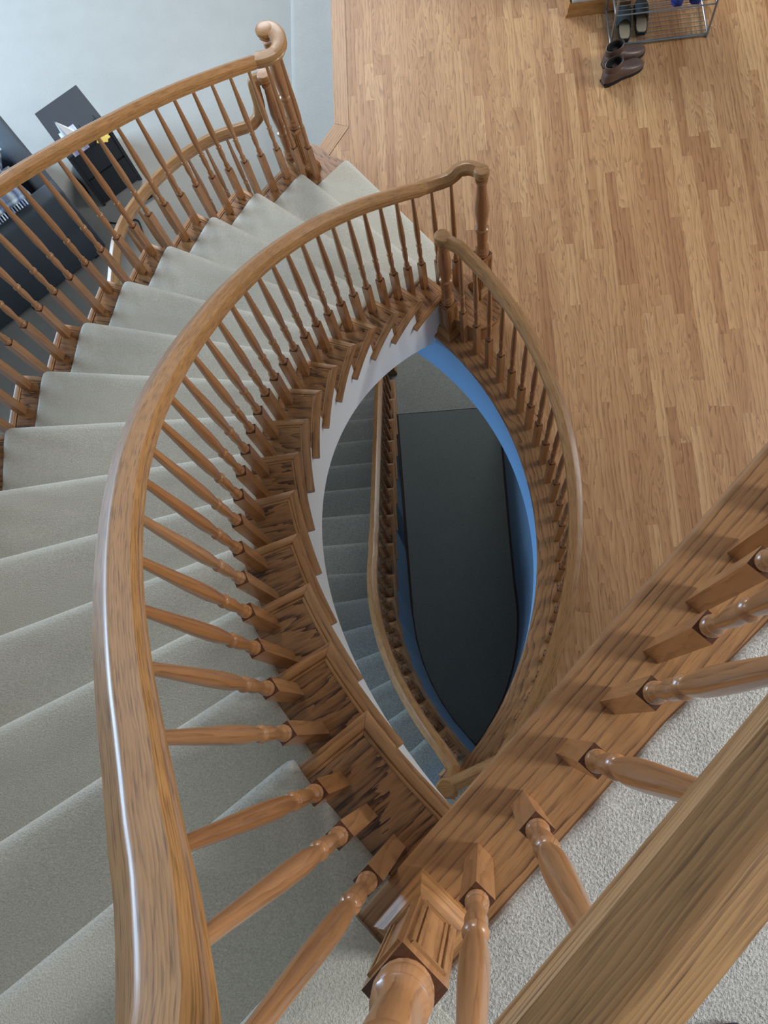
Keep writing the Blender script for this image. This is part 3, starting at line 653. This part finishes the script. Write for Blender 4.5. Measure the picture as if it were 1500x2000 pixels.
# ------------------------------------------------------------------ living room furniture
# side table
tb = thing('side_table', 'tall black side table beside the grey sofa with a tissue box on it', 'table', (-2.385, 3.88, LIV), radians(34.5))
m = MB(); m.box((0, 0, .508), (.165, .225, .012)); obj('table_top', m, 'black_wood', tb, sharp=0)
m = MB(); m.box((0, 0, .20), (.155, .215, .012)); obj('shelf', m, 'black_wood', tb, sharp=0)
m = MB(); m.box((0, .20, .34), (.155, .012, .16)); obj('back_panel', m, 'black_wood', tb, sharp=0)
for sx in (-1, 1):
    m = MB(); m.box((sx * .155, 0, .248), (.010, .22, .248)); obj('side_panel', m, 'black_wood', tb, sharp=0)
m = MB(); m.box((0, -.205, .375), (.143, .008, .108)); obj('door_panel', m, 'black_wood', tb, sharp=0)
m = MB(); m.box((0, -.209, .135), (.143, .008, .120)); obj('door_panel', m, 'black_wood', tb, sharp=0)
def rot2(c, a, x, y): return (c[0] + x * cos(a) - y * sin(a), c[1] + x * sin(a) + y * cos(a))
TA = radians(34.5); TC = (-2.385, 3.88); TZ = LIV + .52
p = rot2(TC, TA, -.070, -.190)
tx = thing('tissue_box', 'patterned tissue box on the near end of the black side table', 'tissue box', (*p, TZ), TA)
m = MB(); m.box((0, 0, .055), (.056, .056, .055)); obj('carton', m, 'tissue_print', tx, sharp=0)
m = MB(); rows = []
for i in range(6):
    t = i / 5; rows.append([((.04 * (1 - t) + .004) * cos(a) - .03 * t, (.03 * (1 - t) + .006) * sin(a) * (1 + .3 * cos(3 * a)) + .02 * t, .108 + .12 * t) for a in [2 * pi * k / 14 for k in range(14)]])
m.grid(rows, lambda i, j: (i, j), close_c=True); obj('tissue', m, 'paper', tx)
p = (-2.173, 3.727)
m = MB(); rr = [.045 + .006 * cos(8 * a) for a in [2 * pi * k / 48 for k in range(48)]]
m.prism([(rr[k] * cos(2 * pi * k / 48), rr[k] * sin(2 * pi * k / 48)) for k in range(48)], 0, .004); tag(obj('coaster', m, 'yellow', None, (*p, TZ), sharp=40), 'yellow scalloped coaster on the black side table', 'coaster')
p = rot2(TC, TA, .07, -.185)
gl = thing('sunglasses', 'dark sunglasses lying on the side table by the yellow coaster', 'glasses', (*p, TZ), TA)
for sx in (-1, 1):
    m = MB(); m.lathe([(.002, 0), (.024, .004), (.026, .012), (.022, .016), (.002, .018)], 14); obj('lens', m, 'glass_dark', gl, (sx * .031, 0, 0))
    m = MB(); m.box((sx * .056, .055, .014), (.003, .06, .004)); obj('temple', m, 'glass_dark', gl, sharp=0)
# sofa: local x runs along the back, y from back to seat
SA = atan2(.597, .80) + pi          # direction of the back edge
sc = (-2.336, 3.251)
sofa = thing('sofa', 'slate grey sofa seen from behind with its back towards the stairs', 'sofa', (*sc, LIV), SA)
def rbox(m, c, h, r):
    """box with rounded edges"""
    import bmesh
    b = bmesh.new(); bmesh.ops.create_cube(b, size=2); 
    for v in b.verts: v.co = Vector((v.co.x * h[0], v.co.y * h[1], v.co.z * h[2]))
    bmesh.ops.bevel(b, geom=list(b.edges), offset=r, segments=3, affect='EDGES', profile=.5)
    b.verts.ensure_lookup_table(); base = m.add([v.co + Vector(c) for v in b.verts])
    for f in b.faces: m.face([base + v.index for v in f.verts])
    b.free()
def soft(name, c, h, r, mat, parent): m = MB(); rbox(m, c, h, r); return obj(name, m, mat, parent, sharp=50)
# y negative = away from the stairs (rotation by SA turns +y towards the camera side)
soft('base', (.62, -.46, .20), (.60, .44, .14), .02, 'slate', sofa)
soft('back', (.62, -.07, .345), (.62, .07, .325), .03, 'slate', sofa)
soft('back', (1.88, -.07, .345), (.62, .07, .325), .03, 'slate', sofa)
soft('arm', (.065, -.55, .30), (.065, .41, .30), .03, 'slate', sofa)
soft('seat_cushion', (.70, -.56, .42), (.50, .36, .075), .04, 'slate', sofa)
soft('back_cushion', (.64, -.22, .57), (.44, .085, .14), .05, 'slate', sofa)
soft('base', (1.88, -.46, .20), (.60, .44, .14), .02, 'slate', sofa)
soft('seat_cushion', (1.86, -.56, .42), (.58, .36, .075), .04, 'slate', sofa)
for x_, y_ in ((.08, -.05), (.08, -.82), (1.2, -.05)):
    m = MB(); m.box((x_, y_, .03), (.03, .03, .03)); obj('foot', m, 'black_wood', sofa, sharp=0)
def sofa_pt(x, y, z): a = rot2(sc, SA, x, y); return (*a, LIV + z)
m = MB(); rows = []
for i in range(15):
    y_ = -.42 + .34 * i / 14; row = []
    for j in range(15):
        x_ = .17 + .62 * j / 14; z_ = (.735 if y_ < -.14 else .715) + .012 * sin(9 * x_ + 4 * y_) + (0 if y_ > -.30 else -(abs(y_ + .30)) * .6)
        row.append(Vector((x_ + .01 * sin(20 * y_), y_ + .012 * sin(11 * x_), z_)))
    rows.append(row)
m.grid(rows, lambda i, j: (i, j)); th = obj('throw_blanket', m, 'throw', None, (*sc, LIV), SA, sharp=60)
so = th.modifiers.new('thickness', 'SOLIDIFY'); so.thickness = .012
tag(th, 'blue and grey striped throw with a fringe over the sofa back', 'blanket')
m = MB()
for j in range(34):
    x_ = .175 + .61 * j / 33; z_ = .716 + .012 * sin(9 * x_ - .16); m.box((x_, -.062 + .012 * sin(11 * x_), z_ - .004), (.004, .030, .003))
fr = obj('fringe', m, 'throw', th, sharp=0); fr['kind'] = 'stuff'
m = MB(); rows = []
for i in range(13):
    t = -1 + 2 * i / 12; rows.append([Vector((.20 * s_ * (1 - .12 * t * t), .17 * t * (1 - .12 * s_ * s_), .075 * (max(0, 1 - t * t) * max(0, 1 - s_ * s_)) ** .5)) for s_ in [-1 + 2 * j / 12 for j in range(13)]])
m.grid(rows, lambda i, j: (i, j)); m.grid([[Vector((p.x, p.y, -p.z)) for p in r_] for r_ in rows], lambda i, j: (i, j))
pil = obj('throw_pillow', m, 'throw', None, sofa_pt(.30, -.50, .66), SA + .5, sharp=70); pil.rotation_euler = (.5, .25, SA + .9)
tag(pil, 'striped blue grey throw pillow leaning on the sofa seat', 'pillow')
# cables and small things on the living room carpet
def cable(pts, r, name, label, z): 
    m = MB(); pth = smooth([(x_, y_, z + r) for x_, y_ in pts], 5); m.sweep(pth, [(r * cos(2 * pi * k / 8), r * sin(2 * pi * k / 8)) for k in range(8)]); tag(obj(name, m, 'black_rubber'), label, 'cable')
cable([(-2.30, 3.458), (-2.20, 3.468), (-2.143, 3.462), (-2.111, 3.385), (-2.086, 3.295), (-2.09, 3.2)], .005, 'power_cable', 'thin black power cable in a hook on the carpet under the railing', LIV)
cable([(-2.65, 3.89), (-2.548, 3.782), (-2.444, 3.584), (-2.384, 3.488), (-2.305, 3.458)], .006, 'extension_cable', 'black cable between the sofa and the side table', LIV)
m = MB(); rbox(m, (0, 0, .014), (.05, .022, .014), .005); tag(obj('power_adapter', m, 'black_rubber', None, (-2.075, 3.645, LIV), radians(30)), 'small dark power adapter on the carpet behind the railing', 'adapter')
m = MB(); m.sweep([(-2.86, 2.885, LIV), (-2.60, 2.645, LIV), (-2.40, 2.46, LIV)], [(-.018, 0), (.018, 0), (.010, .012), (-.010, .012)]); tag(obj('cable_cover', m, 'black_rubber'), 'flat black cable cover strip on the carpet next to the stairs', 'cable cover')

# ------------------------------------------------------------------ shoe rack and shoes
rack = thing('shoe_rack', 'low metal wire shoe rack at the top edge of the plank floor', 'shoe rack', (1.06, 4.075, 0))
def bar(parent, a, b, r, name, mat='metal'):
    m = MB(); a, b = Vector(a), Vector(b); t = (b - a).normalized(); s_ = t.cross(ZV if abs(t.z) < .9 else Vector((1, 0, 0))).normalized(); u_ = s_.cross(t)
    m.grid([[p + s_ * r * cos(2 * pi * k / 8) + u_ * r * sin(2 * pi * k / 8) for k in range(8)] for p in (a, b)], lambda i, j: (i, j), close_c=True)
    m.face([7 - k for k in range(8)]); m.face([8 + k for k in range(8)]); return obj(name, m, mat, parent)
RWX, RWY = .585, .27
for x_ in (0, RWX):
    for y_ in (0, RWY): bar(rack, (x_, y_, 0), (x_, y_, .52), .0075, 'post')
    for z_ in (.022, .25, .505): bar(rack, (x_, 0, z_), (x_, RWY, z_), .0065, 'side_bar')
for z_ in (.022, .25):
    for k in range(9): bar(rack, (0, RWY * k / 8, z_), (RWX, RWY * k / 8, z_), .0045 if k == 0 else .0022, 'shelf_wire')
m = MB(); m.box((RWX / 2, .004, .016), (RWX / 2, .003, .012)); obj('front_rail', m, 'metal', rack, sharp=0)
def loft(m, secs, n=18):
    rows = []
    for x_, hw_, z0, z1, flat in secs:
        row = []
        for k in range(n):
            a = 2 * pi * k / n; c_, s_ = cos(a), sin(a); e = .75
            row.append(Vector((x_, hw_ * abs(c_) ** e * (1 if c_ > 0 else -1), (z0 + z1) / 2 + (z1 - z0) / 2 * (abs(s_) ** (flat if s_ < 0 else e)) * (1 if s_ > 0 else -1))))
        rows.append(row)
    b = m.grid(rows, lambda i, j: (i, j), close_c=True); m.face([b + k for k in reversed(range(n))]); m.face([b + (len(secs) - 1) * n + k for k in range(n)])
def boot(loc, rz, label):
    t = thing('ankle_boot', label, 'boot', loc, rz, 'pair of brown ankle boots')
    m = MB(); loft(m, [(-.002, .020, .014, .07, .4), (.012, .034, .012, .105, .4), (.04, .040, .012, .118, .4), (.08, .041, .012, .120, .4), (.11, .041, .012, .108, .4), (.14, .043, .012, .088, .4), (.18, .046, .012, .072, .4), (.22, .045, .012, .060, .4), (.25, .038, .012, .050, .4), (.272, .024, .013, .040, .4), (.282, .008, .014, .028, .4)])
    obj('upper', m, 'brown_leather', t)
    m = MB(); rows = []
    for z_, k_, dx in ((.09, .88, 0), (.105, 1.0, 0), (.135, 1.0, -.004), (.150, .98, -.006), (.152, .93, -.006), (.148, .88, -.006), (.11, .82, 0), (.08, .7, 0)):
        rows.append([(.066 + dx + .060 * k_ * cos(a), .038 * k_ * sin(a), z_ + .012 * cos(a) * (1 if k_ > .9 else .5)) for a in [2 * pi * q / 22 for q in range(22)]])
    m.grid(rows, lambda i, j: (i, j), close_c=True); sh = obj('shaft', m, 'brown_leather', t)
    m = MB(); m.lathe([(.001, 0), (.8, 0), (.9, .03)], 22, cap=False)
    li = obj('lining', MB_scale(m, .057, .036, 1), 'black_lining', t, (.062, 0, .118))
    m = MB(); pts = [(0, .03), (.02, .037), (.07, .039), (.12, .036), (.18, .045), (.23, .045), (.26, .034), (.284, .010)]
    m.prism([(x_, w_) for x_, w_ in pts] [::-1] + [(x_, -w_) for x_, w_ in pts], .004 if False else 0, .014); obj('sole', m, 'black_rubber', t, sharp=40)
def MB_scale(m, sx, sy, sz): m.v = [(x_ * sx, y_ * sy, z_ * sz) for x_, y_, z_ in m.v]; return m
boot((.985, 3.815, 0), radians(24), 'brown ankle boot nearest the stairs, in front of the shoe rack')
boot((1.000, 3.935, 0), radians(20), 'brown ankle boot touching the front of the shoe rack, farther from the stairs')
def slipper(loc, rz, label, group, um, im, L=.26, cat='slipper', closed=False):
    t = thing('slipper', label, cat, loc, rz, group)
    pts = [(0, .020), (.015, .031), (.05, .036), (.10, .035), (.16, .043), (.21, .044), (.24, .034), (.258, .012)]
    poly = [(x_, w_) for x_, w_ in pts][::-1] + [(x_, -w_) for x_, w_ in pts]
    m = MB(); m.prism(poly, 0, .022); obj('sole', m, 'black_rubber' if not closed else um, t, sharp=40)
    m = MB(); m.prism([(.006 + x_ * .95, y_ * .88) for x_, y_ in poly], .022, .026); obj('insole', m, im, t, sharp=40)
    m = MB(); rows = []
    for x_, w_, h_ in ((.10, .042, .072), (.14, .046, .068), (.18, .047, .058), (.22, .044, .046), (.245, .032, .036), (.258, .012, .026)):
        rows.append([(x_, w_ * cos(a), .010 + h_ * max(0, sin(a)) * 0.95) for a in [pi * q / 10 for q in range(11)]])
    m.grid(rows, lambda i, j: (i, j)); up = obj('upper', m, um, t, sharp=60); so = up.modifiers.new('thickness', 'SOLIDIFY'); so.thickness = .004
    if closed:
        m = MB(); rows = []
        for z_, k_ in ((.01, 1.0), (.05, 1.02), (.07, .95)):
            rows.append([(.052 - .056 * k_ * cos(a), .038 * k_ * sin(a), z_) for a in [-pi * .62 + pi * 1.24 * q / 14 for q in range(15)]])
        m.grid(rows, lambda i, j: (i, j)); hb = obj('heel', m, um, t, sharp=60); so = hb.modifiers.new('thickness', 'SOLIDIFY'); so.thickness = .004
slipper((1.145, 4.085, .026), radians(86), 'dark slip-on slipper with tan insole, left one on the bottom shelf of the rack', 'slippers on the shoe rack', 'dark_felt', 'insole')
slipper((1.250, 4.120, .026), radians(84), 'dark slip-on slipper with tan insole, right one on the bottom shelf of the rack', 'slippers on the shoe rack', 'dark_felt', 'insole')
slipper((1.418, 4.085, .2525), radians(88), 'blue shoe on the upper shelf of the rack, the left one', 'blue shoes on the shoe rack', 'blue_fabric', 'blue_fabric', cat='shoe', closed=True)
slipper((1.522, 4.085, .2525), radians(88), 'blue shoe on the upper shelf of the rack, the right one', 'blue shoes on the shoe rack', 'blue_fabric', 'blue_fabric', cat='shoe', closed=True)
slipper((.491, -.640, TOP + .0125), radians(135), 'dark navy slipper on the grey hall carpet behind the upper railing', None, 'navy', 'navy', cat='slipper', closed=True)
